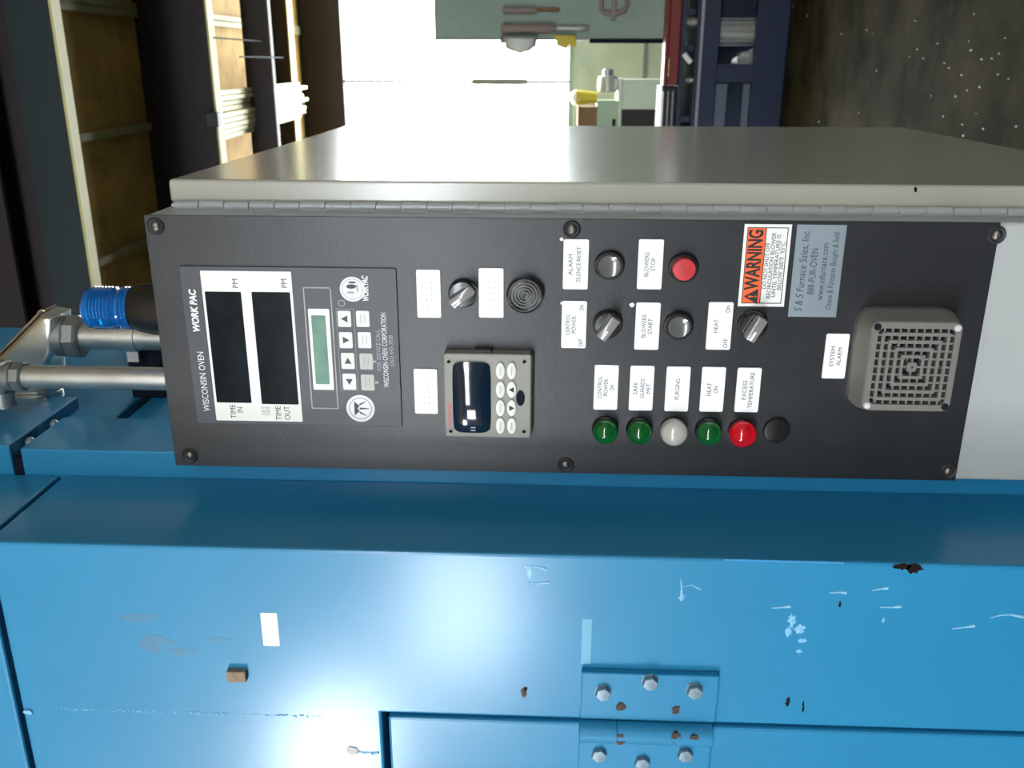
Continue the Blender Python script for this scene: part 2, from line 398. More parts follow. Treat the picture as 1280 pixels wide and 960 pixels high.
# motor on the lower shelf of the bench
mp_ = at(920, 40, Y=YB+.28)
mo = thing('electric_motor', (mp_.x, YB+.3, 0.10), 'grey cylindrical motor standing on the lower shelf of the blue workbench', 'motor')
MB().cyl((mp_.x, YB+.3, .12), (mp_.x, YB+.3, .47), .085, 24, .012).build('motor_body', TOOLG, mo, True)
MB().cyl((mp_.x, YB+.3, .10), (mp_.x, YB+.3, .13), .11, 24, .01).build('motor_foot', STEEL, mo, True)
MB().cyl((mp_.x, YB+.3, .47), (mp_.x, YB+.3, .50), .03, 16).build('shaft', CHROME, mo, True)
for k in range(8):
    a = math.pi*k/4; MB().box(mp_.x+.09*math.cos(a)-.006, mp_.x+.09*math.cos(a)+.006, YB+.3+.09*math.sin(a)-.006, YB+.3+.09*math.sin(a)+.006, .15, .44).build('cooling_fin', STEEL, mo)
p = at(914, 68, Y=YB+.2)
cs = thing('casting', (p.x, YB+.2, .1), 'dull grey angled metal casting beside the motor on the bench shelf', 'casting')
MB().prism([(p.x-.16, .10), (p.x+.07, .10), (p.x+.05, .20), (p.x-.02, .36), (p.x-.06, .38), (p.x-.10, .24), (p.x-.16, .18)], 'y', YB+.12, YB+.22, r=.012).build('bracket_body', STEEL, cs, True)
MB().cyl((p.x-.03, YB+.10, .28), (p.x-.03, YB+.24, .28), .05, 18, .006).build('boss', TOOLG, cs, True)
# small parts on the bench shelf
for (x, y, s, mm, lab, nm) in ((860, 28, .035, STEEL, 'small grey metal bush on the bench ledge, nearer the picture edge', 'metal_bush'), (866, 100, .025, STEEL, 'small dark metal bush on the bench ledge by the black drawer box', 'metal_bush')):
    p = at(x, y, Y=YB+.05); z = bz(868)
    tag(MB().lathe([(s*.5, 0), (s, 0), (s, s*1.1), (s*.8, s*1.3), (s*.8, s*1.8), (s*.5, s*1.8), (s*.5, 0)], (p.x, YB+.05, z), (0, 0, 1), 18).build(nm, mm, None, True), lab, 'part')
p0 = at(855, 67, Y=YB+.03); p1 = at(871, 78, Y=YB+.03)
tag(MB().tube([(p1.x, YB+.03, bz(868)+.02), (p1.x+.5*(p0.x-p1.x), YB+.03, bz(868)+.05), (p0.x, YB+.03, p0.z)], .02, 10).build('white_tube', WHITE, None, True), 'short white plastic tube leaning on the bench ledge', 'tube')
# red toolbox and black drawer box on the bench
X0, X1, Z0, Z1 = prect(832, 849, -60, 106, YB+.2)
rb = thing('tool_box', ((X0+X1)/2, YB+.18, zt_top), 'long low red metal tool box on top of the blue workbench', 'tool box')
MB().box(X0, X1, YB+.1, YB+.255, zt_top, Z1-.02, r=.01).build('body', REDT, rb)
MB().box(X0-.005, X1+.005, YB+.095, YB+.26, Z1-.02, Z1+.005, r=.006).build('lid', REDT, rb)
MB().tube([(X0+.05, YB+.10, Z1-.03), (X0+.05, YB+.07, Z1-.03), (X0+.18, YB+.07, Z1-.03), (X0+.18, YB+.10, Z1-.03)], .006, 8).build('handle', CHROME, rb, True)
X0, X1, Z0, Z1 = prect(826, 851, 107, 170, YB+.18)
db = thing('drawer_box', ((X0+X1)/2, YB+.3, zt_top), 'black drawer box with pale pulls beside the red tool box', 'drawer box')
MB().box(X0, X1, YB+.2, YB+.55, zt_top, Z1, r=.006).build('body', BLACKM, db)
for k in range(3):
    za = zt_top+(Z1-zt_top)*(k+.08)/3; zb_ = zt_top+(Z1-zt_top)*(k+.92)/3
    dr = MB().box(X0+.01, X1-.01, YB+.185, YB+.2, za, zb_, r=.003).build('drawer', BLACKM, db)
    MB().box(X0+.04, X1-.04, YB+.17, YB+.185, zb_-.012, zb_-.004).build('pull', STEEL, dr)
# tool board above the bench, with tools hanging on it
YT = 7.25
X0, X1, Z0, Z1 = prect(541, 836, -140, 48, YT)
tb = thing('tool_board', ((X0+X1)/2, YT, Z0), 'tall grey-green board with tools hanging on it above the workbench', 'board')
X0 = at(700, 48.5, Y=YT).x
MB().box(X0, X1, YT, YT+.03, Z0, Z1, r=.004).build('panel', BOARDG, tb)
MB().box(X0-.012, X0, YT-.012, YT+.04, at(735, 40, Y=YT).z, Z1, r=.003).build('board_edge', TOOLG, tb)  # pale strip carries the highlight on the board's left edge
MB().box(X0-.03, X0, YT-.012, YT+.04, Z0, at(737, 40, Y=YT).z, r=.003).build('board_edge', SEAM, tb)
for X in (X0+.05, X1-.1): MB().box(X, X+.05, YT+.03, YT+.08, zt_top, Z0+.3).build('support', BOARDG, tb)
def hang(name, lab, cat, segs):
    """segs = [(px x0, x1, y centre, half width px, material, part name)] vertical tool hanging on the board"""
    c = at(segs[0][0], segs[0][2], Y=YT-.02)
    t = thing(name, (c.x, YT-.012, c.z), lab, cat, 'tools hanging on the board')
    for (x0, x1, y, h, mm, nm) in segs:
        a = at(x0, y, Y=YT-.02); b = at(x1, y, Y=YT-.02); r = h/1149*YT*.95
        L = a.z-b.z
        MB().lathe([(r*.6, 0), (r, L*.08), (r*.85, L*.35), (r, L*.7), (r*.9, L*.95), (r*.6, L)], (a.x, YT-.004-r, a.z), (0, 0, -1), 16).build(nm, mm, t, True)
hang('hand_file', 'large hand tool with dark ribbed handle and pale blade on the board', 'tool', [(626, 694, 36, 6, TOOLP, 'handle'), (694, 736, 35.5, 3.5, TOOLG, 'blade')])
hang('hand_brush', 'slim hand tool hanging on the board nearest the picture edge', 'tool', [(628, 671, 13, 4.5, TOOLP, 'handle'), (671, 700, 12, 2.5, CARD, 'shank')])
c = at(767, 13, Y=YT-.02)
cl = thing('pipe_clamp', (c.x, YT, c.z), 'pinkish hooked clamp low on the tool board', 'clamp', 'tools hanging on the board')
k = YT/1149
MB().tube([(c.x+.09, YT-.02, c.z+.09), (c.x-.0, YT-.02, c.z+.09), (c.x-.02, YT-.02, c.z+.05), (c.x-.02, YT-.02, c.z-.03), (c.x-.0, YT-.02, c.z-.08), (c.x+.05, YT-.02, c.z-.10), (c.x+.09, YT-.02, c.z-.07)], .017, 10).build('hook', TOOLP, cl, True)
MB().box(c.x-.07, c.x+.09, YT-.035, YT-.008, c.z-.018, c.z+.018, r=.005).build('jaw', TOOLP, cl)
# lamp shade and yellow hook at the board's edge
c = at(650, 50, Y=YT)
ls = thing('work_lamp', (c.x, YT, c.z), 'grey domed lamp shade fixed to the edge of the tool board', 'lamp')
a0 = at(631, 50, Y=YT).z; a1 = at(671, 50, Y=YT).z
MB().prism([(c.x+.02, a0), (c.x-.06, a0-.01), (c.x-.085, a0-.08), (c.x-.095, (a0+a1)/2), (c.x-.075, a1+.05), (c.x-.04, a1), (c.x+.02, a1)], 'y', YT-.13, YT-.01, r=.02, seg=3).build('lamp_shade', TOOLG, ls, True)
MB().cyl((c.x, YT-.06, a0-.01), (c.x, YT-.06, a0+.03), .025, 16, .004).build('socket', TOOLP, ls, True)
c = at(708, 55, Y=YT)
yh = thing('spring_clamp', (c.x, YT, c.z), 'small yellow clamp gripping the edge of the tool board', 'clamp')
MB().prism([(c.x+.06, c.z+.09), (c.x-.01, c.z+.07), (c.x-.035, c.z+.01), (c.x-.02, c.z-.07), (c.x+.06, c.z-.07)], 'y', YT-.05, YT-.013, r=.006).build('jaw', YELLOW, yh, True)
MB().cyl((c.x-.02, YT-.055, c.z-.02), (c.x-.02, YT-.01, c.z-.02), .014, 12).build('pivot', CHROME, yh, True)
# stand with box and machine near the far wall
YM = 9.0
X0, X1, Z0, Z1 = prect(773, 862, 98, 175, YM)
st = thing('machine_stand', ((X0+X1)/2, YM+.25, 0), 'pale stand with a dark front panel, near the far wall', 'stand')
MB().box(X0, X1, YM, YM+.5, Z1-.03, Z1, r=.005).build('table_top', WALLG, st)
MB().box(X0+.01, X1-.01, YM+.02, YM+.49, 0, Z1-.03).build('stand_body', WALLG, st)
xm = at(800, 137, Y=YM).x
MB().box(X0+.02, xm, YM+.005, YM+.02, .05, Z1-.03).build('dark_panel', BROWN, st)  # thin dark brown plate on the left part of the front
ZST = Z1
X0, X1, Z0, Z1 = prect(746, 773, 126, 176, YM+.05)
gb = thing('machine_housing', ((X0+X1)/2, YM+.2, ZST), 'pale green machine housing with a vertical groove on the far stand', 'machine')
MB().box(X0, X1, YM+.05, YM+.4, ZST, Z1, r=.008).build('housing', CABG, gb)
MB().box(X0+.02, X0+.2, YM+.04, YM+.05, ZST+.02, ZST+.05).build('groove', SEAM, gb)
X0b, X1b, Z0b, Z1b = prect(722, 746, 134, 172, YM+.05)
cb = thing('cardboard_box', ((X0b+X1b)/2, YM+.2, Z1), 'brown cardboard box on the pale green machine housing', 'box')
MB().box(X0b, X1b, YM+.06, YM+.36, Z1, Z1b-.02, r=.004).build('carton', CARD, cb)
MB().box(X0b-.004, X1b+.004, YM+.055, YM+.365, Z1b-.02, Z1b, r=.003).build('flap', CARD, cb)
c = at(730, 122, Y=YM+.15)
c.x = X1b+.084
yb = thing('yellow_bin', (c.x, YM+.2, Z1), 'yellow bin holding crumpled white paper next to the cardboard box', 'bin')
MB().lathe([(.05, 0), (.07, .19), (.075, .19), (.075, .20), (.06, .20), (.05, .03), (0, .03)], (c.x, YM+.16, Z1), (0, 0, 1), 20).build('tub', YELLOW, yb, True)
bm = MB(); bmesh.ops.create_icosphere(bm.bm, subdivisions=2, radius=.062, matrix=Matrix.Translation((c.x, YM+.16, Z1+.20)))
for v in bm.bm.verts: v.co += Vector((random.uniform(-1, 1), random.uniform(-1, 1), random.uniform(-1, 1)))*.012
bm.build('crumpled_paper', WHITEV, yb)
c = at(757, 104, Y=YM+.1)
gr = thing('bench_grinder', (c.x, YM+.15, ZST), 'silver rounded bench grinder cover standing on the far stand', 'grinder')
MB().lathe([(.05, 0), (.085, .01), (.095, .05), (.095, .11), (.085, .15), (.05, .16)], (c.x-.09, YM+.15, ZST+.10), (1, 0, 0), 24).build('wheel_guard', TOOLG, gr, True)
MB().box(c.x-.06, c.x+.05, YM+.08, YM+.22, ZST, ZST+.06, r=.01).build('base', STEEL, gr)
MB().lathe([(.04, 0), (.05, .01), (.05, .06), (.03, .07)], (c.x+.06, YM+.15, ZST+.10), (1, 0, 0), 20).build('motor_end', STEEL, gr, True)
# paint flecks on the concrete, in view
m = MB()
for i in range(38):
    x = random.uniform(985, 1275); y = random.uniform(2, 185); p = at(x, y, Z=0.0)
    rx = random.uniform(.0015, .005)*p.y/3.2; rz = random.uniform(.003, .012)*p.y/3.2
    pts = blob(p.x, p.y, rx, rz, 7, .5)
    m.prism(pts, 'z', .0, .0012)
tag(m.build('paint_flecks', SPECK), 'small white paint flecks scattered over the dark concrete floor', 'paint flecks', kind='stuff')

# ================================================================== blue oven
XO, YFr, YS, X1_ = -0.448, 0.7815, 0.9376, -0.4165
ov = thing('industrial_oven', (-1.1, 1.1, 0), 'bright blue painted industrial oven with hinged door and scuffed front', 'oven')
zs = at(0, 777, Y=YFr).z            # horizontal seam near the top
TOP = EYE+1.0
zs2 = at(22, 558, X=X1_).z
Xd = at(900, 900, Y=YFr).x; zd = at(482, 900, Y=YFr).z
fr = MB().prism([(XO, .05), (XO, zs-.004), (-1.9, zs-.004), (-1.9, zd+.004), (Xd-.004, zd+.004), (Xd-.004, .05)], 'y', YFr, YS, r=.003).build('front_frame', BLUE, ov)
MB().box(-1.9, XO, YFr, YS, zs+.003, TOP, r=.003).build('top_section', BLUE, ov)
MB().box(-1.89, XO-.012, YFr+.014, YS, zs-.01, zs+.01).build('seam_filler', SEAM, ov)
MB().box(-1.9, Xd-.02, YFr+.03, YS, 0.05, zd+.02).build('door_recess', SEAM, ov)
dr = MB().box(-1.85, Xd-.0075, YFr-.002, YFr+.03, 0.1, zd-.003, r=.003).build('oven_door', BLUE, ov)
# stepped flange between front frame and side wall
MB().box(XO-.2, X1_, YS, 1.038, 0.05, zs2-.006, r=.002).build('side_flange', BLUE, ov)
MB().box(XO-.2, X1_+.004, YS, 1.10, zs2+.006, TOP-.02, r=.002).build('side_flange', BLUE, ov)
MB().box(XO-.19, X1_-.014, YS+.004, 1.036, zs2-.01, zs2+.01).build('flange_notch', SEAM, ov)
for yy in (.965, 1.02): MB().lathe([(.006, 0), (.006, .012), (.003, .016), (0, .017)], (X1_-.014, yy, zs2-.003), (1, 0, 0), 12).build('notch_stud', BOLT, ov, True)
zs3 = at(165, 511, X=-.428).z
MB().box(-1.9, -.428, 1.038, 1.47, 0.05, zs3-.008, r=.002).build('side_panel', BLUE, ov)
MB().box(-1.9, -.428, 1.038, 1.47, zs3+.008, TOP-.02, r=.002).build('side_panel', BLUE, ov)
MB().box(-1.89, -.442, 1.04, 1.46, zs3-.012, zs3+.012).build('panel_gap', SEAM, ov)
# weld bead row continuing the door edge upward
wx_ = at(250, 891, Y=YFr).x
m = MB(); z = at(400, 897, Y=YFr).z; z1 = at(70, 882, Y=YFr).z
while z < z1:
    r = random.uniform(.0007, .0018); bmesh.ops.create_icosphere(m.bm, subdivisions=1, radius=r, matrix=Matrix.Translation((wx_+random.uniform(-.0008, .0008), YFr, z))); z += random.uniform(.0018, .006)
m.build('weld_bead', CHIPW, ov, label='pale broken weld line above the oven door')['kind'] = 'stuff'
p = at(36, 889, Y=YFr)
MB().prism(blob(p.x, p.z, .004, .006, 12, .5), 'y', YFr-.0025, YFr+.001, r=.0008).build('weld_spot', CHIPW, ov)
p = at(441, 938, Y=YFr); MB().prism(blob(p.x, p.z, .006, .008, 14, .4), 'y', YFr-.001, YFr+.001).build('pale_spot', KEYG, ov)  # small pale grey disc on the oven front
p2 = at(470, 941, Y=YFr)
m = MB()
for k in range(9): bmesh.ops.create_icosphere(m.bm, subdivisions=1, radius=random.uniform(.0012, .0022), matrix=Matrix.Translation((p2.x+random.uniform(-.001, .001), YFr, p.z+(p2.z-p.z)*(.2+k/9))))
m.build('weld_bead', CHIPW, ov)['kind'] = 'stuff'

# strap hinge with bolts
hg = MB().box(*prect(726, 897, 841, 899, YFr-.006)[:2], YFr-.009, YFr-.0002, *prect(726, 897, 841, 899, YFr-.006)[2:], r=.0015).build('strap_hinge', BLUE, ov)
X0, X1, Z0, Z1 = prect(722, 885, 930, 1010, YFr-.006)
MB().box(X0, X1+.004, YFr-.010, YFr-.0022, Z0, Z1, r=.0015).build('hinge_leaf', BLUE, hg)
kx = at(805, 915, Y=YFr-.010).x
for (a, b) in ((723.5, 769), (770, 847), (848, 891)):
    za = at(b, 915, Y=YFr-.013).z; zb_ = at(a, 915, Y=YFr-.013).z
    MB().lathe([(.0105, 0), (.012, .001), (.012, zb_-za-.001), (.0105, zb_-za)], (kx, YFr-.010, za), (0, 0, 1), 24).build('hinge_knuckle', BLUE, hg, True)
for a, b in ((765, 770), (845, 850)):
    za = at(b, 915, Y=YFr-.013).z; zb_ = at(a, 915, Y=YFr-.013).z
    MB().cyl((kx, YFr-.010, za), (kx, YFr-.010, zb_), .0126, 24).build('hinge_washer', BLUE, hg, True)
for (x, y) in ((754, 869), (813, 856), (869, 867), (749, 946), (803, 956), (857, 946)):
    p = at(x, y, Y=YFr-.015)
    MB().lathe([(.0092, 0), (.0092, .001), (.0080, .001), (.0080, .0055), (.0072, .0068), (0, .0072)], (p.x, YFr-.0088, p.z), (0, -1, 0), 6).build('bolt', BOLT, hg)
for (x, y, s) in ((776, 883, .0065), (845, 887, .006), (774, 914, .008), (843, 913, .008), (866, 913, .006)):
    p = at(x, y, Y=YFr-.009); yy = YFr-.009 if y < 899 else YFr-.0205
    MB().prism(blob(p.x, p.z, s, s*.9, 22, .4), 'y', yy-.0012, yy+.004, r=.0006).build('rust_spot', RUST, hg)
# stickers, tab, marks on the front
X0, X1, Z0, Z1 = prect(327.5, 348, 766, 807, YFr)
MB().prism(rrect(X0, X1, Z0, Z1, .0015), 'y', YFr-.0006, YFr).build('white_sticker', STICK, ov, label='small blank white sticker')
X0, X1, Z0, Z1 = prect(284, 308, 838, 851, YFr-.004)
MB().box(X0, X1, YFr-.007, YFr, Z0, Z1, r=.001).build('welded_tab', TAN, ov, label='small rusty brown tab')
X0, X1, Z0, Z1 = prect(727, 739, 774, 830, YFr)
MB().prism(rrect(X0, X1, Z0, Z1, .0008), 'y', YFr-.0003, YFr).build('tape_mark', PATCH, ov, label='pale blue rectangular tape mark')
def chip(x, y, rx, ry, m, name='paint_chip', j=.6, n=24, th=.0003):
    p = at(x, y, Y=YFr); k = .00093
    MB().prism(blob(p.x, p.z, ry*k, rx*k, n, j), 'y', YFr-th, YFr+.0002).build(name, m, ov)
for c in ((1128, 708, 14, 5), (1142, 711, 11, 7), (985, 877, 4, 7), (1004, 886, 2, 6), (1004, 880, 1.5, 5), (1050, 755, 2, 4)): chip(*c, CHIPB)
for c in ((655, 866, 5, 9), (657, 861, 3, 4)): chip(*c, RUST, 'rust_spot')
for c in ((990, 775, 6, 10), (1000, 786, 9, 7), (985, 790, 4, 8), (1003, 801, 6, 4), (999, 814, 4, 3), (1104, 775, 2, 4), (662, 716, 3, 11), (658, 709, 4, 3), (1125, 954, 5, 3), (852, 747, 4, 5)): chip(*c, CHIPW)
def run(pts, r=.0013, m=None):
    m = m or CHIPW
    P = [at(x, y, Y=YFr) for x, y in pts]
    MB().tube([(p.x, YFr, p.z) for p in P], [r*(.5+.5*i/(len(P)-1)) if i < len(P)-1 else r*1.3 for i in range(len(P))], 8).build('paint_run', m, ov, True)
run([(1037, 741), (1050, 740), (1058, 741)]); run([(1090, 738), (1100, 736), (1110, 735)]); run([(1100, 759), (1115, 759), (1126, 758)])
run([(965, 760), (977, 759), (988, 758)]); run([(1190, 786), (1205, 784), (1218, 782)]); run([(1238, 772), (1250, 769), (1262, 768), (1279, 771)])
run([(660, 708), (672, 708), (683, 712)], .0013, CHIPW); run([(660, 729), (672, 729), (687, 728)], .0013, CHIPW)
run([(851, 724), (852, 735), (852, 746)], .0012, CHIPW); run([(853, 734), (864, 731), (876, 737)], .0008, CHIPW)
for c in ((195, 805, 26, 14), (175, 772, 26, 7), (230, 815, 18, 7), (275, 800, 14, 5)): chip(*c, STAIN, 'brown_smear', .4, 22, .0002)
# bright worn strip on the frame corner
za, zb_ = at(1055, 703, Y=YFr).z, at(905, 703, Y=YFr).z
MB().box(XO-.0022, XO+.0003, YFr-.0003, YFr+.002, za, zb_).build('worn_edge', PAINTD, ov)

# ================================================================== control cabinet
PX0, PX1 = -.4159, -.1441; PZ0, PZ1 = EYE-.430, EYE+.4045; YP = 0.9
cab = thing('control_cabinet', (-.28, 1.35, EYE-.70), 'grey electrical control cabinet with black instrument panel, fixed to the blue oven side', 'control cabinet')
MB().box(PX0, PX1, YP+.003, 1.82, EYE-.70, PZ1-.002, r=.003).build('cabinet_body', GREY, cab)
pan = MB().box(PX0, PX1, YP, YP+.003, PZ0, PZ1, r=.0006).build('instrument_panel', BLACKP, cab, label='black painted instrument panel')
# hinged side door
MB().box(-.1385, -.1149, .946, 1.825, EYE-.661, EYE+.395, r=.004, seg=3).build('cabinet_door', DOORGREY, cab, label='grey side door with rolled edge')
q = at(1145, 234, Y=.9458); MB().prism(blob(-.1195, q.z, .0045, .0022, 9, .6), 'y', .9455, .9462).build('paint_scratch', CHIPB, cab)
ph = MB().box(-.1443, -.1375, .936, .95, EYE-.655, EYE+.388).build('piano_hinge', GREY, cab)
z = EYE+.388; pitch = .0262; first = None; k = 0
while z-pitch > EYE-.66:
    if first is None:
        first = MB().lathe([(.0040, 0), (.0046, .0005), (.0046, pitch-.0013), (.0040, pitch-.0008)], (-.1402, .9385, z-pitch), (0, 0, 1), 14).build('hinge_knuckle', GREY, ph, True)
    else: copy_part(first, (0.0004 if k % 2 else 0, 0, -pitch*k), ph)
    z -= pitch; k += 1
MB().cyl((-.1402, .9385, EYE-.655), (-.1402, .9385, EYE+.390), .0028, 10).build('hinge_pin', STEEL, ph)

def face(px, py, h=0.0): return at(px, py, Y=YP-h)
# six panel screws with cup washers
for (x, y) in ((194, 283), (715, 281), (1247, 294), (237, 570), (707, 583), (1186, 590)):
    p = face(x, y, .002); p.x = min(max(p.x, PX0+.010), PX1-.010)
    wsh = MB().lathe([(.0088, 0), (.0088, .0008), (.0070, .0024), (.0050, .0012), (0, .0012)], (p.x, YP, p.z), (0, -1, 0), 28).build('panel_screw', BLACKM, cab, True)
    MB().lathe([(.0052, .001), (.0052, .0022), (.0042, .0034), (.0016, .0040), (.0016, .0026), (0, .0026)], (p.x, YP, p.z), (0, -1, 0), 20).build('screw_head', DSTEEL, wsh, True)

# ---- timer unit
X0, X1, Z0, Z1 = prect(235, 499, 334, 531, YP-.002)
TY = YP-.0025
tm = MB().prism(rrect(X0, X1, Z0, Z1, .002), 'y', TY, YP, r=.0006).build('timer_unit', TIMERG, cab, label='charcoal timer unit with two dark displays and a green readout')
def sub(r, m, name, h, rr=.001, label=None):
    x0, x1, z0, z1 = prect(*r, TY)
    return MB().prism(rrect(x0, x1, z0, z1, rr), 'y', TY-h, TY).build(name, m, tm, label=label)
sub((260.5, 371, 339, 526), WHITEV, 'white_surround', .0004)
sub((263.7, 308, 364.5, 503), DISPLAY, 'time_display', .0007)
sub((321, 368, 365, 505), DISPLAY, 'time_display', .0007)
x0, x1, z0, z1 = prect(384, 418.5, 359, 511, TY)
m = MB()
for (a, b, c, d) in ((x0, x1, z0, z0+.0012), (x0, x1, z1-.0012, z1), (x0, x0+.0012, z0, z1), (x1-.0012, x1, z0, z1)): m.box(a, b, TY-.0002, TY, c, d)
m.build('readout_outline', PRINTG, tm)
sub((388.5, 414.6, 386, 487), WHITEV, 'readout_bezel', .0005)
sub((392, 409.7, 394, 480), LCD, 'readout', .0007, label='green readout window')
ARW = {'u': ((0, 1), (-1, -.8), (1, -.8)), 'd': ((0, -1), (1, .8), (-1, .8)), 'r': ((1, 0), (-.8, 1), (-.8, -1)), 'l': ((-1, 0), (.8, -1), (.8, 1))}
for (x, y, dr_) in ((430.7, 398.4, 'u'), (432.5, 425, 'd'), (435, 451, 'r'), (436.9, 476.8, 'l')):
    sub((x-8.2, x+8.2, y-10, y+10), KEYW, 'key', .0007, .0015)
    p = at(x, y, Y=TY)
    MB().prism([(p.x+a*.0037, p.z+b*.0037) for a, b in ARW[dr_]], 'y', TY-.0009, TY-.0007).build('arrow_print', PRINT, tm)
for (x, y, mm) in ((453.6, 398.4, KEYW), (455.8, 425, KEYW), (458, 451.6, KEYG), (459.8, 477.9, KEYG)):
    sub((x-8.2, x+8.2, y-10, y+10), mm, 'key', .0007, .0015)
    p = at(x, y, Y=TY)
    for dz, wd in ((.002, .005), (-.002, .0038)):
        MB().box(p.x-wd, p.x+wd, TY-.0009, TY-.0007, p.z+dz-.0005, p.z+dz+.0005).build('key_print', KEYG if mm is KEYW else PRINTG, tm)
for x, y in ((468, 452), (471, 478)):
    p = at(x, y, Y=TY); MB().prism([(p.x-.0016, p.z+.0016), (p.x+.0016, p.z+.0016), (p.x+.0008, p.z-.002), (p.x-.0008, p.z-.002)], 'y', TY-.0002, TY).build('small_mark', PRINTG, tm)
# key outline
x0, x1, z0, z1 = prect(423, 445, 386, 488, TY)
m = MB()
for (a, b, c, d) in ((x0, x1, z0, z0+.0004), (x0, x1, z1-.0004, z1), (x0, x0+.0004, z0, z1), (x1-.0004, x1, z0, z1)): m.box(a, b, TY-.0002, TY, c, d)
m.build('key_outline', PRINTG, tm)
def disc(cx, cz, r0, r1, y0, y1, m, name, parent, seg=36):
    prof = [(r1, 0), (r1, y0-y1), (r0, y0-y1), (r0, 0)] if r0 > 0 else [(r1, 0), (r1, y0-y1), (0, y0-y1)]
    b = MB()
    if r0 > 0:
        b.lathe(prof+[(r1, 0)], (cx, y0, cz), (0, -1, 0), seg, caps=False)
    else: b.lathe(prof, (cx, y0, cz), (0, -1, 0), seg)
    return b.build(name, m, parent, False)
# round emblems
p = at(440.5, 361.5, Y=TY)
disc(p.x, p.z, 0, .0128, TY, TY-.0003, PRINTW, 'round_emblem', tm)
disc(p.x, p.z, .0102, .0108, TY, TY-.0004, PRINTG, 'emblem_ring', tm)
for (dx, dz, rx, rz, mm) in ((.003, .001, .0028, .006, PRINT), (-.0035, .002, .0014, .005, PRINTG), (.001, -.005, .005, .0012, PRINTG), (.007, 0, .0012, .005, PRINT)):
    MB().prism(blob(p.x+dx, p.z+dz, rx, rz, 12, .3), 'y', TY-.00045, TY-.0003).build('emblem_shape', mm, tm)
q = at(457, 361, Y=TY); text('WORK PAC', q.x, q.z, TY-.0001, .0085, PRINTW, tm, width=.026, bold=.0003, shear=.2)
q = at(427, 379, Y=TY); disc(q.x, q.z, .0028, .0036, TY, TY-.0003, PRINTG, 'emblem_ring', tm, 18)
p = at(450.7, 510.5, Y=TY)
disc(p.x, p.z, 0, .0150, TY, TY-.0003, PRINTW, 'round_emblem', tm)
disc(p.x, p.z, .0112, .0124, TY, TY-.0004, PRINTG, 'emblem_ring', tm)
MB().prism([(p.x-.008, p.z+.0065), (p.x+.008, p.z+.0065), (p.x+.003, p.z+.001), (p.x, p.z+.003), (p.x-.003, p.z+.001)], 'y', TY-.00045, TY-.0003).build('emblem_shape', PRINT, tm)
for dx, sl in ((-.006, -.002), (0, 0), (.006, .002)):
    MB().prism([(p.x+dx*.7-.0011, p.z+.001), (p.x+dx*.7+.0011, p.z+.001), (p.x+dx+sl+.0004, p.z-.009+abs(dx)*.5), (p.x+dx+sl-.0004, p.z-.009+abs(dx)*.5)], 'y', TY-.00045, TY-.0003).build('emblem_shape', PRINT, tm)
# timer lettering
q = at(243.5, 389, Y=TY); text('WORK PAC', q.x, q.z, TY-.0001, .0098, PRINTW, tm, width=.045, bold=.0004, shear=.15)
q = at(255, 477, Y=TY); text('WISCONSIN OVEN', q.x, q.z, TY-.0001, .0095, PRINTW, tm, width=.066)
for x, y, s, wd, sz in ((292, 514, 'TIME', .0155, .0085), (300.5, 512, 'IN', .006, .0085), (330, 513, 'SET', .010, .006), (336, 513.5, 'TIME', .011, .006), (348.5, 516, 'TIME', .0155, .0085), (359.5, 516, 'OUT', .0155, .0085), (294.5, 354, 'PM', .009, .0085), (355.5, 354, 'PM', .009, .0085)):
    q = at(x, y, Y=TY); text(s, q.x, q.z, TY-.0006, sz, PRINT if sz > .007 else PRINTG, tm, width=wd)
for x, y, s, wd, sz in ((473.5, 438, 'FOR SERVICE CALL', .044, .0062), (481.5, 438, 'WISCONSIN OVEN CORPORATION', .080, .0078), (489.5, 438.5, '(262) 642-3938', .033, .0062)):
    q = at(x, y, Y=TY); text(s, q.x, q.z, TY-.0001, sz, PRINTW if wd > .06 else PRINTG, tm, width=wd)

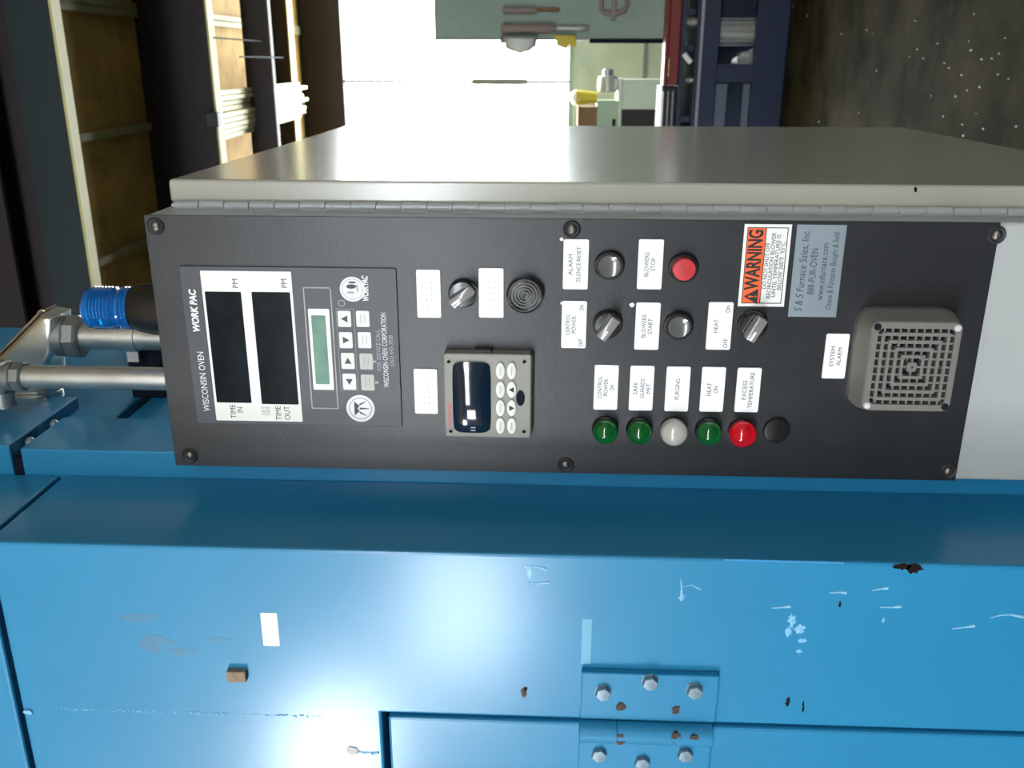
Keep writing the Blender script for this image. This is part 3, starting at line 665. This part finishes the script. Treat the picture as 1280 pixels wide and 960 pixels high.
# ---- engraved label plates
LABELS = [
 ((521, 551, 337, 397), [], 'blank-looking white plate nearest the timer unit'),
 ((598.5, 629.5, 335, 397), [], 'blank-looking white plate by the round buzzer'),
 ((518, 547, 461, 517), [], 'blank-looking white plate above the temperature controller'),
 ((704, 735.5, 299, 361.5), [(.30, 'ALARM', 0, .42), (.62, 'SILENCE/RESET', 0, .70)], 'white plate lettered ALARM SILENCE/RESET'),
 ((797.3, 828.4, 299, 361.5), [(.36, 'BLOWERS', 0, .48), (.62, 'STOP', 0, .26)], 'white plate lettered BLOWERS STOP'),
 ((702, 733, 376, 435), [(.26, 'CONTROL', 0, .44), (.50, 'POWER', 0, .36), (.80, 'OFF', -.38, .17), (.80, 'ON', .36, .12)], 'white plate lettered CONTROL POWER OFF ON'),
 ((794, 824.5, 378, 437), [(.36, 'BLOWERS', 0, .48), (.62, 'START', 0, .33)], 'white plate lettered BLOWERS START'),
 ((884, 914.8, 377.5, 437), [(.36, 'HEAT', 0, .28), (.80, 'OFF', -.36, .20), (.80, 'ON', .36, .14)], 'white plate lettered HEAT OFF ON'),
 ((742.6, 772.5, 456, 512), [(.25, 'CONTROL', 0, .50), (.50, 'POWER', 0, .38), (.76, 'ON', 0, .13)], 'white plate lettered CONTROL POWER ON'),
 ((787, 816.8, 457, 513), [(.25, 'SAFE', 0, .28), (.54, 'GUARDS', 0, .43), (.80, 'MET', 0, .22)], 'white plate lettered SAFE GUARDS MET'),
 ((832, 861.7, 458, 514), [(.50, 'PURGING', 0, .46)], 'white plate lettered PURGING'),
 ((876, 905.5, 458.5, 514.5), [(.36, 'HEAT', 0, .29), (.64, 'ON', 0, .15)], 'white plate lettered HEAT ON'),
 ((920, 949.8, 459.5, 515), [(.36, 'EXCESS', 0, .43), (.64, 'TEMPERATURE', 0, .80)], 'white plate lettered EXCESS TEMPERATURE'),
 ((1030, 1059, 417, 473), [(.36, 'SYSTEM', 0, .45), (.66, 'ALARM', 0, .40)], 'white plate lettered SYSTEM ALARM'),
]
for r, lines, lab in LABELS:
    X0, X1, Z0, Z1 = prect(*r, YP-.001)
    pl = MB().prism(rrect(X0, X1, Z0, Z1, .0018), 'y', YP-.0018, YP, r=.0003, seg=1).build('label_plate', WHITE, cab, label=lab)
    W, H = X1-X0, Z1-Z0
    for f, s, ox, wf in lines:
        text(s, (X0+X1)/2+ox*W, Z1-f*H, YP-.0019, .0062, PRINT, pl, width=wf*W)
    if not lines:
        for f in (.42, .62):
            for k in range(5):
                if random.random() < .75:
                    xx = X0+W*(.22+.12*k); MB().box(xx, xx+W*.06, YP-.0019, YP-.0018, Z1-f*H-.0008, Z1-f*H+.0008).build('faint_lettering', PRINTF, pl)  # pale bars instead of readable letters
for x, y, s in ((702, 299, .0022), (790, 381, .003), (702, 379, .0016)):
    p = face(x, y); MB().prism(blob(p.x, p.z, s, s, 8, .3), 'y', YP-.0002, YP).build('paint_fleck', KEYW, cab)

# ---- pushbuttons, selector switches, buzzer, pilot lights
def ring_profile(R): return [(R, 0), (R, .004), (R-.001, .006), (R-.0018, .0075), (R-.0035, .0075), (R-.0035, .003), (0, .003)]
def button(x, y, cm, lab, capm='black'):
    p = face(x, y, .009); R = .0150
    b = MB().lathe(ring_profile(R), (p.x, YP, p.z), (0, -1, 0), 36).build('pushbutton', BLACK, cab, True, label=lab)
    if capm == 'red': MB().lathe([(.0112, .003), (.0112, .0125), (.0104, .0138), (.004, .0142), (0, .0142)], (p.x, YP, p.z), (0, -1, 0), 32).build('button_cap', cm, b, True)
    else: MB().lathe([(.0112, .003), (.0112, .0088), (.0104, .0096), (.008, .0088), (0, .0082)], (p.x, YP, p.z), (0, -1, 0), 32).build('button_cap', cm, b, True)
button(762, 333, KNOBG, 'black round pushbutton by the ALARM SILENCE/RESET plate')
button(855, 336, REDB, 'red round pushbutton by the BLOWERS STOP plate', 'red')
button(849, 409, KNOBG, 'black round pushbutton by the BLOWERS START plate')
def selector(x, y, ang, lab):
    p = face(x, y, .012); R = .0150
    b = MB().lathe([(R, 0), (R, .004), (R-.0012, .007), (R-.0025, .0085), (R-.0025, .010), (0, .011)], (p.x, YP, p.z), (0, -1, 0), 36).build('selector_switch', BLACK, cab, True, label=lab)
    m = MB(); m.box(-.0052, .0052, -.024, -.010, -.0128, .0128, r=.0016)
    m.bm.transform(Matrix.Translation((p.x, YP, p.z)) @ Matrix.Rotation(math.radians(ang), 4, 'Y'))
    m.build('grip', KNOBL, b, True)
    m = MB(); m.box(-.0012, .0012, -.0246, -.024, .002, .0120)
    m.bm.transform(Matrix.Translation((p.x, YP, p.z)) @ Matrix.Rotation(math.radians(ang), 4, 'Y'))
    m.build('pointer_line', PRINTW, b)
selector(578, 369, -38, 'black selector switch nearest the timer unit')
selector(760, 408, -55, 'black selector switch by the CONTROL POWER OFF ON plate')
selector(943, 409, -62, 'black selector switch by the HEAT OFF ON plate')
p = face(656, 369, .01)
bz_ = MB().lathe([(.0185, 0), (.0185, .010), (.0165, .0125), (.0155, .0125), (.0155, .009), (0, .009)], (p.x, YP, p.z), (0, -1, 0), 36).build('buzzer', BLACK, cab, True, label='black round buzzer with ribbed rings')
for R in (.0130, .0100, .0070, .0040): disc(p.x, p.z, R-.0013, R, YP-.009, YP-.0112, KNOBG, 'sound_ring', bz_, 30)
def pilot(x, y, lm, im, lab, big=False):
    p = face(x, y, .014); R = .0138
    b = MB().lathe([(R, 0), (R, .006), (R-.001, .0075), (R-.003, .0080), (R-.003, .003), (0, .003)], (p.x, YP, p.z), (0, -1, 0), 36).build('pilot_light', BLACK, cab, True, label=lab)
    r = .0128 if not big else .0140; z0 = .0065
    prof = [(r, z0), (r, z0+.006)]+[(r*math.cos(a), z0+.006+r*.75*math.sin(a)) for a in [math.radians(t) for t in (15, 30, 45, 60, 75)]]+[(0, z0+.006+r*.75)]
    MB().lathe(prof, (p.x, YP, p.z), (0, -1, 0), 36).build('lens', lm, b, True)
    m = MB().lathe([(.0098, .0075), (.0098, .0082), (.007, .0088), (.0045, .012), (0, .0135)], (p.x, YP, p.z), (0, -1, 0), 24)
    m.build('reflector', im, b, True)
pilot(757, 541, LGREEN, IGREEN, 'green pilot light by the CONTROL POWER ON plate')
pilot(800, 542, LGREEN, IGREEN, 'green pilot light by the SAFE GUARDS MET plate')
pilot(843, 542, LWHITE, IWHITE, 'white pilot light by the PURGING plate', True)
pilot(887, 543, LGREEN, IGREEN, 'green pilot light by the HEAT ON plate')
pilot(929, 544, LRED, IRED, 'red pilot light by the EXCESS TEMPERATURE plate', True)
p = face(971, 539, .004)
MB().lathe([(.0140, 0), (.0140, .003), (.0130, .0045), (.006, .0055), (0, .0055)], (p.x, YP, p.z), (0, -1, 0), 36).build('hole_plug', BLACK, cab, True, label='black blanking plug beside the red pilot light')

# ---- temperature controller
CYF = YP-.016
X0, X1, Z0, Z1 = prect(555, 664, 442.5, 547, CYF)
ct = MB().prism(rrect(X0, X1, Z0, Z1, .003), 'y', CYF, YP, r=.0015).build('temperature_controller', CTRL, cab, label='taupe temperature controller with dark curved screen and oval keys')
MB().box(X0+.001, X1-.001, CYF+.004, YP, Z0-.001, Z0+.001).build('gasket', BLACKM, ct)
p = at(604, 439, Y=YP-.006); MB().box(X1-.001, X1+.003, YP-.012, YP, p.z-.009, p.z+.009, r=.001).build('side_clip', BLACKM, ct)
x0, x1, z0, z1 = prect(566, 613.5, 452, 540, CYF)
# convex glass
m = MB(); nx, nz = 20, 14; rows = []
for j in range(nz+1):
    row = []
    for i in range(nx+1):
        u = -1+2*i/nx; v = -1+2*j/nz
        uu = u*(1-.10*(v*v)**3); vv = v*(1-.05*(u*u)**3)
        h = .0012+.0050*(1-(abs(u)**2.2))*(1-abs(v)**4)+.001*(1-abs(v)**2)
        row.append(m.bm.verts.new(((x0+x1)/2+uu*(x1-x0)/2, CYF-h, (z0+z1)/2+vv*(z1-z0)/2)))
    rows.append(row)
for j in range(nz):
    for i in range(nx): m.bm.faces.new((rows[j][i], rows[j][i+1], rows[j+1][i+1], rows[j+1][i]))
r = bmesh.ops.extrude_face_region(m.bm, geom=m.bm.faces[:])
for v in [g for g in r['geom'] if isinstance(g, bmesh.types.BMVert)]: v.co.y = CYF+.0005
bmesh.ops.recalc_face_normals(m.bm, faces=m.bm.faces[:])
m.build('screen', GLASSD, ct, True, label='dark curved glass screen')
for i, y in enumerate((463.5, 486.7, 509.7, 532)):
    for j, x in enumerate((625.5, 639.5)):
        p = at(x, y, Y=CYF-.001)
        pts = [(p.x+.0090*math.cos(2*math.pi*k/24), p.z+.0047*math.sin(2*math.pi*k/24)) for k in range(24)]
        MB().prism(pts, 'y', CYF-.0025, CYF+.0005, r=.0007).build('oval_key', KEYW, ct, True)
        if j == 1 and i in (1, 2):
            s = 1 if i == 1 else -1
            MB().prism([(p.x+a*.003, p.z+b*s*.003) for a, b in ARW['u']], 'y', CYF-.0027, CYF-.0025).build('arrow_print', PRINTB, ct)
        else: MB().box(p.x-.0045, p.x+.0045, CYF-.0027, CYF-.0025, p.z-.0008, p.z+.0008).build('key_print', KEYG, ct)
p = at(650.6, 497.5, Y=CYF)
MB().prism([(p.x+.0085*math.cos(2*math.pi*k/24), p.z+.0045*math.sin(2*math.pi*k/24)) for k in range(24)], 'y', CYF-.0006, CYF+.0003).build('infrared_port', SEAM, ct)
for x, y in ((561, 452), (655.5, 452), (655, 539.5), (563.5, 539)):
    p = at(x, y, Y=CYF); MB().lathe([(.0028, 0), (.0028, .0006), (.0018, .0006), (.0014, -.001), (0, -.001)], (p.x, CYF, p.z), (0, -1, 0), 18).build('corner_screw', CTRL, ct, True)
q = at(561.8, 519, Y=CYF); text('Honeywell', q.x, q.z, CYF-.0001, .0062, REDP, ct, width=.026, bold=.0002)
for k in range(2):
    q = at(592, 532+3.5*k, Y=CYF); MB().box(q.x-.0006, q.x+.0006, CYF-.0058, CYF-.005, q.z-.0025, q.z+.0025).build('screen_mark', PRINTG, ct)

# ---- warning sticker
SY = YP-.0005
X0, X1, Z0, Z1 = prect(926.8, 985.3, 273, 383, YP)
X1 = min(X1, PX1-.0035)
ws = MB().box(X0, X1, SY, YP, Z0, Z1).build('warning_sticker', STICK, cab, label='white and orange sticker lettered WARNING')
W, H = X1-X0, Z1-Z0
m = MB(); a0, a1, c0, c1 = X0+.003, X1-.003, Z0+.003, Z1-.003
for (a, b, c, d) in ((a0, a1, c0, c0+.0008), (a0, a1, c1-.0008, c1), (a0, a0+.0008, c0, c1), (a1-.0008, a1, c0, c1)): m.box(a, b, SY-.0002, SY, c, d)
m.build('border_line', PRINTB, ws)
oz = Z1-.0038-H*.375
MB().box(a0+.0008, a1-.0008, SY-.0002, SY, oz, c1-.0008).build('orange_band', ORANGE, ws)
MB().box(a0, a1, SY-.0003, SY, oz-.0008, oz).build('border_line', PRINTB, ws)
zc = (oz+c1)/2
text('WARNING', X0+W*.575, zc-.0004, SY-.0003, .0190, PRINTB, ws, width=W*.73, bold=.0006)
tx = X0+W*.125
MB().prism([(tx-.0078, zc-.0068), (tx+.0078, zc-.0068), (tx, zc+.0072)], 'y', SY-.0004, SY-.0002).build('alert_triangle', PRINTB, ws)
MB().prism([(tx-.0009, zc+.0028), (tx+.0009, zc+.0028), (tx+.0004, zc-.0026), (tx-.0004, zc-.0026)], 'y', SY-.0006, SY-.0004).build('alert_mark', ORANGE, ws)
MB().box(tx-.0008, tx+.0008, SY-.0006, SY-.0004, zc-.0052, zc-.0038).build('alert_mark', ORANGE, ws)
for k, (s, wd) in enumerate((('DO NOT SHUT OFF', .56), ('RECIRCULATION BLOWER', .80), ('UNTIL TEMPERATURE IS', .76), ('BELOW 200°F  93°C', .58))):
    text(s, (X0+X1)/2, oz-(oz-c0)*(.16+.225*k), SY-.0002, .0056, PRINT, ws, width=W*wd)
# ---- dealer plate
X0, X1, Z0, Z1 = prect(991, 1052, 274, 396, YP); X1 = min(X1, PX1-.0035)
dp = MB().box(X0, X1, YP-.0008, YP, Z0, Z1).build('dealer_plate', SILVER, cab, label='silver-blue plate with the seller name and web address')
W, H = X1-X0, Z1-Z0
for f, s, wd, sz, sh in ((.20, 'S & S Furnace Sales, Inc.', .88, .0105, .18), (.42, '888-FUR-OVEN', .50, .0095, 0), (.62, 'www.ssfurnace.com', .62, .0090, 0), (.82, 'Ovens & Furnaces Bought & Sold', .84, .0080, .18)):
    text(s, (X0+X1)/2, Z1-f*H, YP-.0009, sz, INK, dp, width=W*wd, shear=sh)

# ---- alarm horn with grille
HY = YP-.034
X0, X1, Z0, Z1 = prect(1083.5, 1196.5, 402, 514.5, HY)
cx, cz = (X0+X1)/2, (Z0+Z1)/2; hw = (X1-X0)/2; hh = (Z1-Z0)/2
def frame(m, ro, ri, y0, y1, cr=.006):
    """square ring, outer half size ro, inner ri, built from four mitred bars"""
    for k in range(4):
        pts = [(-ro, ro), (ro, ro), (ri, ri), (-ri, ri)]
        a = k*math.pi/2
        m.prism([(cx+(u*math.cos(a)-v*math.sin(a))*hw, cz+(u*math.sin(a)+v*math.cos(a))*hh) for u, v in pts], 'y', y0, y1)
hb = MB()
# tapered housing: rounded square, larger at the panel
r1 = rrect(X0, X1, Z0, Z1, .008, 4); g = .006
r0 = rrect(X0-g, X1+g, Z0-g, Z1+g, .016, 4)
def loft(m, loops):
    vs = [[m.bm.verts.new((p[0], y, p[1])) for p in pts] for pts, y in loops]; fs = []
    n = len(vs[0])
    for A, B in zip(vs, vs[1:]):
        for k in range(n): fs.append(m.bm.faces.new((A[k], A[(k+1) % n], B[(k+1) % n], B[k])))
    fs.append(m.bm.faces.new(vs[0])); fs.append(m.bm.faces.new(vs[-1]))
    bmesh.ops.recalc_face_normals(m.bm, faces=fs)
rec = rrect(X0+.155*hw, X1-.155*hw, Z0+.155*hh, Z1-.155*hh, .005, 4)
loft(hb, [(r0, YP), (r0, YP-.010), (r1, HY+.0015), (rrect(X0+.0012, X1-.0012, Z0+.0012, Z1-.0012, .007, 4), HY), (rec, HY), (rec, HY+.010)])
ah = hb.build('alarm_horn', HORN, cab, False, label='square grey alarm horn with concentric slotted grille')
x0, x1, z0, z1 = X0+.15*hw, X1-.15*hw, Z0+.15*hh, Z1-.15*hh
MB().box(x0, x1, HY+.0085, HY+.0098, z0, z1).build('grille_backing', SEAM, ah)
for ro, ri in ((.755, .680), (.590, .515), (.425, .350), (.265, .195)):
    m = MB(); frame(m, ro, ri, HY+.0003, HY+.008); m.build('grille_ring', HORN, ah)
m = MB(); m.prism(rrect(cx-.105*hw, cx+.105*hw, cz-.105*hh, cz+.105*hh, .002), 'y', HY+.0003, HY+.008); m.build('grille_centre', HORN, ah)
STEP = .175
for k in range(-4, 5):
    u = k*STEP+ (STEP/2 if False else 0)
    for sgn in (-1, 1):
        lo = max(abs(u), .10); hi = .85
        if hi-lo < .03: continue
        t_ = .020
        MB().box(cx+(u-t_)*hw, cx+(u+t_)*hw, HY+.0012, HY+.007, *sorted((cz+sgn*lo*hh, cz+sgn*hi*hh))).build('grille_rib', HORN, ah)
        MB().box(*sorted((cx+sgn*lo*hw, cx+sgn*hi*hw)), HY+.0012, HY+.007, cz+(u-t_)*hh, cz+(u+t_)*hh).build('grille_rib', HORN, ah)
for sx, sz, mm in ((1, -1, GLINT), (-1, 1, GLINT), (1, 1, SEAM), (-1, -1, SEAM)):
    q = (cx+sx*.875*hw, cz+sz*.875*hh)
    if mm is GLINT: MB().lathe([(.0036, 0), (.0036, .0006), (.0026, .0018), (0, .0022)], (q[0], HY, q[1]), (0, -1, 0), 18).build('horn_screw', mm, ah, True)
    else: MB().lathe([(.0036, -.001), (.0036, .0002), (0, .0002)], (q[0], HY, q[1]), (0, -1, 0), 18).build('screw_hole', mm, ah)
for (u, v) in ((0, 0), (.02, -.62), (.16, .12)):
    MB().lathe([(.0016, 0), (.0012, .0008), (0, .0010)], (cx+u*hw, HY+.0003, cz+v*hh), (0, -1, 0), 12).build('rivet', CHROME, ah, True)

# ================================================================== beacon and conduits on top of the cabinet
ZT = PZ1-.002
p = at(150, 385, Y=1.0); bx_ = p.x
bc = thing('strobe_beacon', (bx_, 1.0, ZT), 'blue ribbed strobe beacon with black base on top of the cabinet', 'beacon')
zb0 = at(110, 385, Y=1.0).z; zb1 = at(170, 385, Y=1.0).z; R = .0245
MB().lathe([(.030, 0), (.030, zb1-ZT-.022), (.027, zb1-ZT-.006), (.0235, zb1-ZT+.002), (0, zb1-ZT+.002)], (bx_, 1.0, ZT), (0, 0, 1), 36).build('beacon_base', BLACK, bc, True)
L = zb0-zb1; prof = [(R, 0)]
for k in range(24):
    t_ = .02+.80*k/23; rr = R-(.0014 if k % 2 else 0)
    if .22 < t_ < .34: rr -= .004*math.sin((t_-.22)/.12*math.pi)
    prof.append((rr, L*t_))
prof += [(R*.95, L*.90), (R*.80, L*.96), (R*.5, L*.99), (0, L)]
MB().lathe(prof, (bx_, 1.0, zb1+.002), (0, 0, 1), 40).build('beacon_lens', BEACON, bc, True)
MB().lathe([(.006, 0), (.014, .004), (.014, L*.6), (.008, L*.75), (0, L*.78)], (bx_, 1.0, zb1+.004), (0, 0, 1), 20).build('strobe_core', BEACONI, bc, True)
# large conduit with pulling elbow into the oven side
YC = 1.12
def c3(x, y, Y=YC): return at(x, y, Y=Y)
pc = c3(150, 421); cxp = pc.x
lc = thing('conduit_elbow', (cxp, YC, ZT), 'large galvanised conduit with a cast pulling elbow turning into the oven side', 'conduit')
RP = .0170
zn0, zn1 = c3(103, 421).z, c3(76, 421).z
MB().cyl((cxp, YC, ZT), (cxp, YC, zn0+.005), RP, 32).build('pipe', GALV, lc, True)
MB().lathe([(.026, 0), (.0285, .003), (.0285, .016), (.026, .019)], (cxp, YC, zn0-.002), (0, 0, 1), 8).build('compression_nut', GALVD, lc)
MB().lathe([(.0225, 0), (.0265, .001), (.0265, zn1-zn0-.014), (.0225, zn1-zn0-.013)], (cxp, YC, zn0+.016), (0, 0, 1), 28).build('collar', GALVD, lc, True)
EL = [(79, 391), (62, 388), (3, 447), (10, 462), (20, 476), (21, 487), (74, 487), (71, 450), (74, 443), (79, 437)]
pts = [(c3(x, y).x, c3(x, y).z) for x, y in EL]
MB().prism(pts, 'y', YC-.027, YC+.027, r=.017, seg=5).build('elbow_body', CASTAL, lc, True)
a, b = c3(61, 387), c3(2, 447)
d = Vector((b.x-a.x, 0, b.z-a.z)).normalized(); n_ = Vector((-d.z, 0, d.x));  n_ = n_ if n_.z > 0 else -n_
MB().prism([(a.x, a.z), (b.x, b.z), (b.x+n_.x*.003, b.z+n_.z*.003), (a.x+n_.x*.003, a.z+n_.z*.003)], 'y', YC-.022, YC+.022, r=.001).build('cover_plate', TAN, lc)
for t_ in (.04, .96):
    q = a+(b-a)*t_; MB().lathe([(.005, 0), (.005, .002), (.003, .005), (0, .005)], (q.x, YC-.012, q.z), n_, 14).build('cover_screw', BRASS, lc, True)
zh = c3(47, 487).z; xh = c3(47, 486).x
MB().lathe([(.0285, 0), (.031, .002), (.031, .012), (.0285, .014)], (xh, YC, zh), (-1, 0, 0), 28).build('hub', CASTAL, lc, True)
MB().cyl((xh-.012, YC, zh), (-.429, YC, zh), .024, 24).build('nipple', GALVD, lc, True)
MB().lathe([(.004, 0), (.004, .003), (0, .004)], (c3(72, 491).x, YC-.030, c3(72, 491).z), (0, -1, 0), 12).build('hub_screw', BRASS, lc, True)
# strap and strut
zs0, zs1 = c3(173, 421).z, c3(153, 421).z
MB().lathe([(RP+.0004, 0), (RP+.0022, 0), (RP+.0022, zs1-zs0), (RP+.0004, zs1-zs0), (RP+.0004, 0)], (cxp, YC, zs0), (0, 0, 1), 28, caps=False).build('strap', GALV, lc, True)
q = c3(163, 452)
MB().box(q.x, cxp-RP+.002, YC-.002, YC+.002, zs0+.003, zs1-.003, r=.0005).build('strap_tab', GALV, lc)
sx = c3(163, 441).x; sz0, sz1 = c3(192, 445).z, c3(149, 445).z
tag(MB().box(-.4279, sx, YC+.02, YC+.06, sz0, sz1, r=.002).build('strut_channel', SEAM), 'black strut channel holding the large conduit strap to the oven', 'strut')
# thin conduit in front
YD = 1.02
pd = at(110, 472, Y=YD); xp = pd.x
tc_ = thing('conduit_pipe', (xp, YD, ZT), 'thinner galvanised conduit in front of the elbow, rising from the cabinet top', 'conduit')
z30, z10 = at(31, 472, Y=YD).z, at(8, 472, Y=YD).z
MB().cyl((xp, YD, ZT), (xp, YD, z30+.004), .0138, 32).build('pipe', GALV, tc_, True)
MB().lathe([(.0165, 0), (.0185, .002), (.0185, .012), (.0165, .014)], (xp, YD, z30-.002), (0, 0, 1), 8).build('compression_nut', GALVD, tc_)
MB().lathe([(.0145, 0), (.0178, .001), (.0178, .008), (.0150, .009)], (xp, YD, z30+.011), (0, 0, 1), 24).build('collar', GALVD, tc_, True)
MB().box(xp-.020, xp+.018, YD-.018, YD+.018, z10-.004, z10+.11, r=.008, seg=3).build('conduit_body', CASTAL, tc_, True)
MB().lathe([(.012, 0), (.0135, .001), (.0135, .02), (.011, .021)], (xp-.018, YD, z10+.008), (-1, 0, 0), 20).build('side_hub', GALVD, tc_, True)
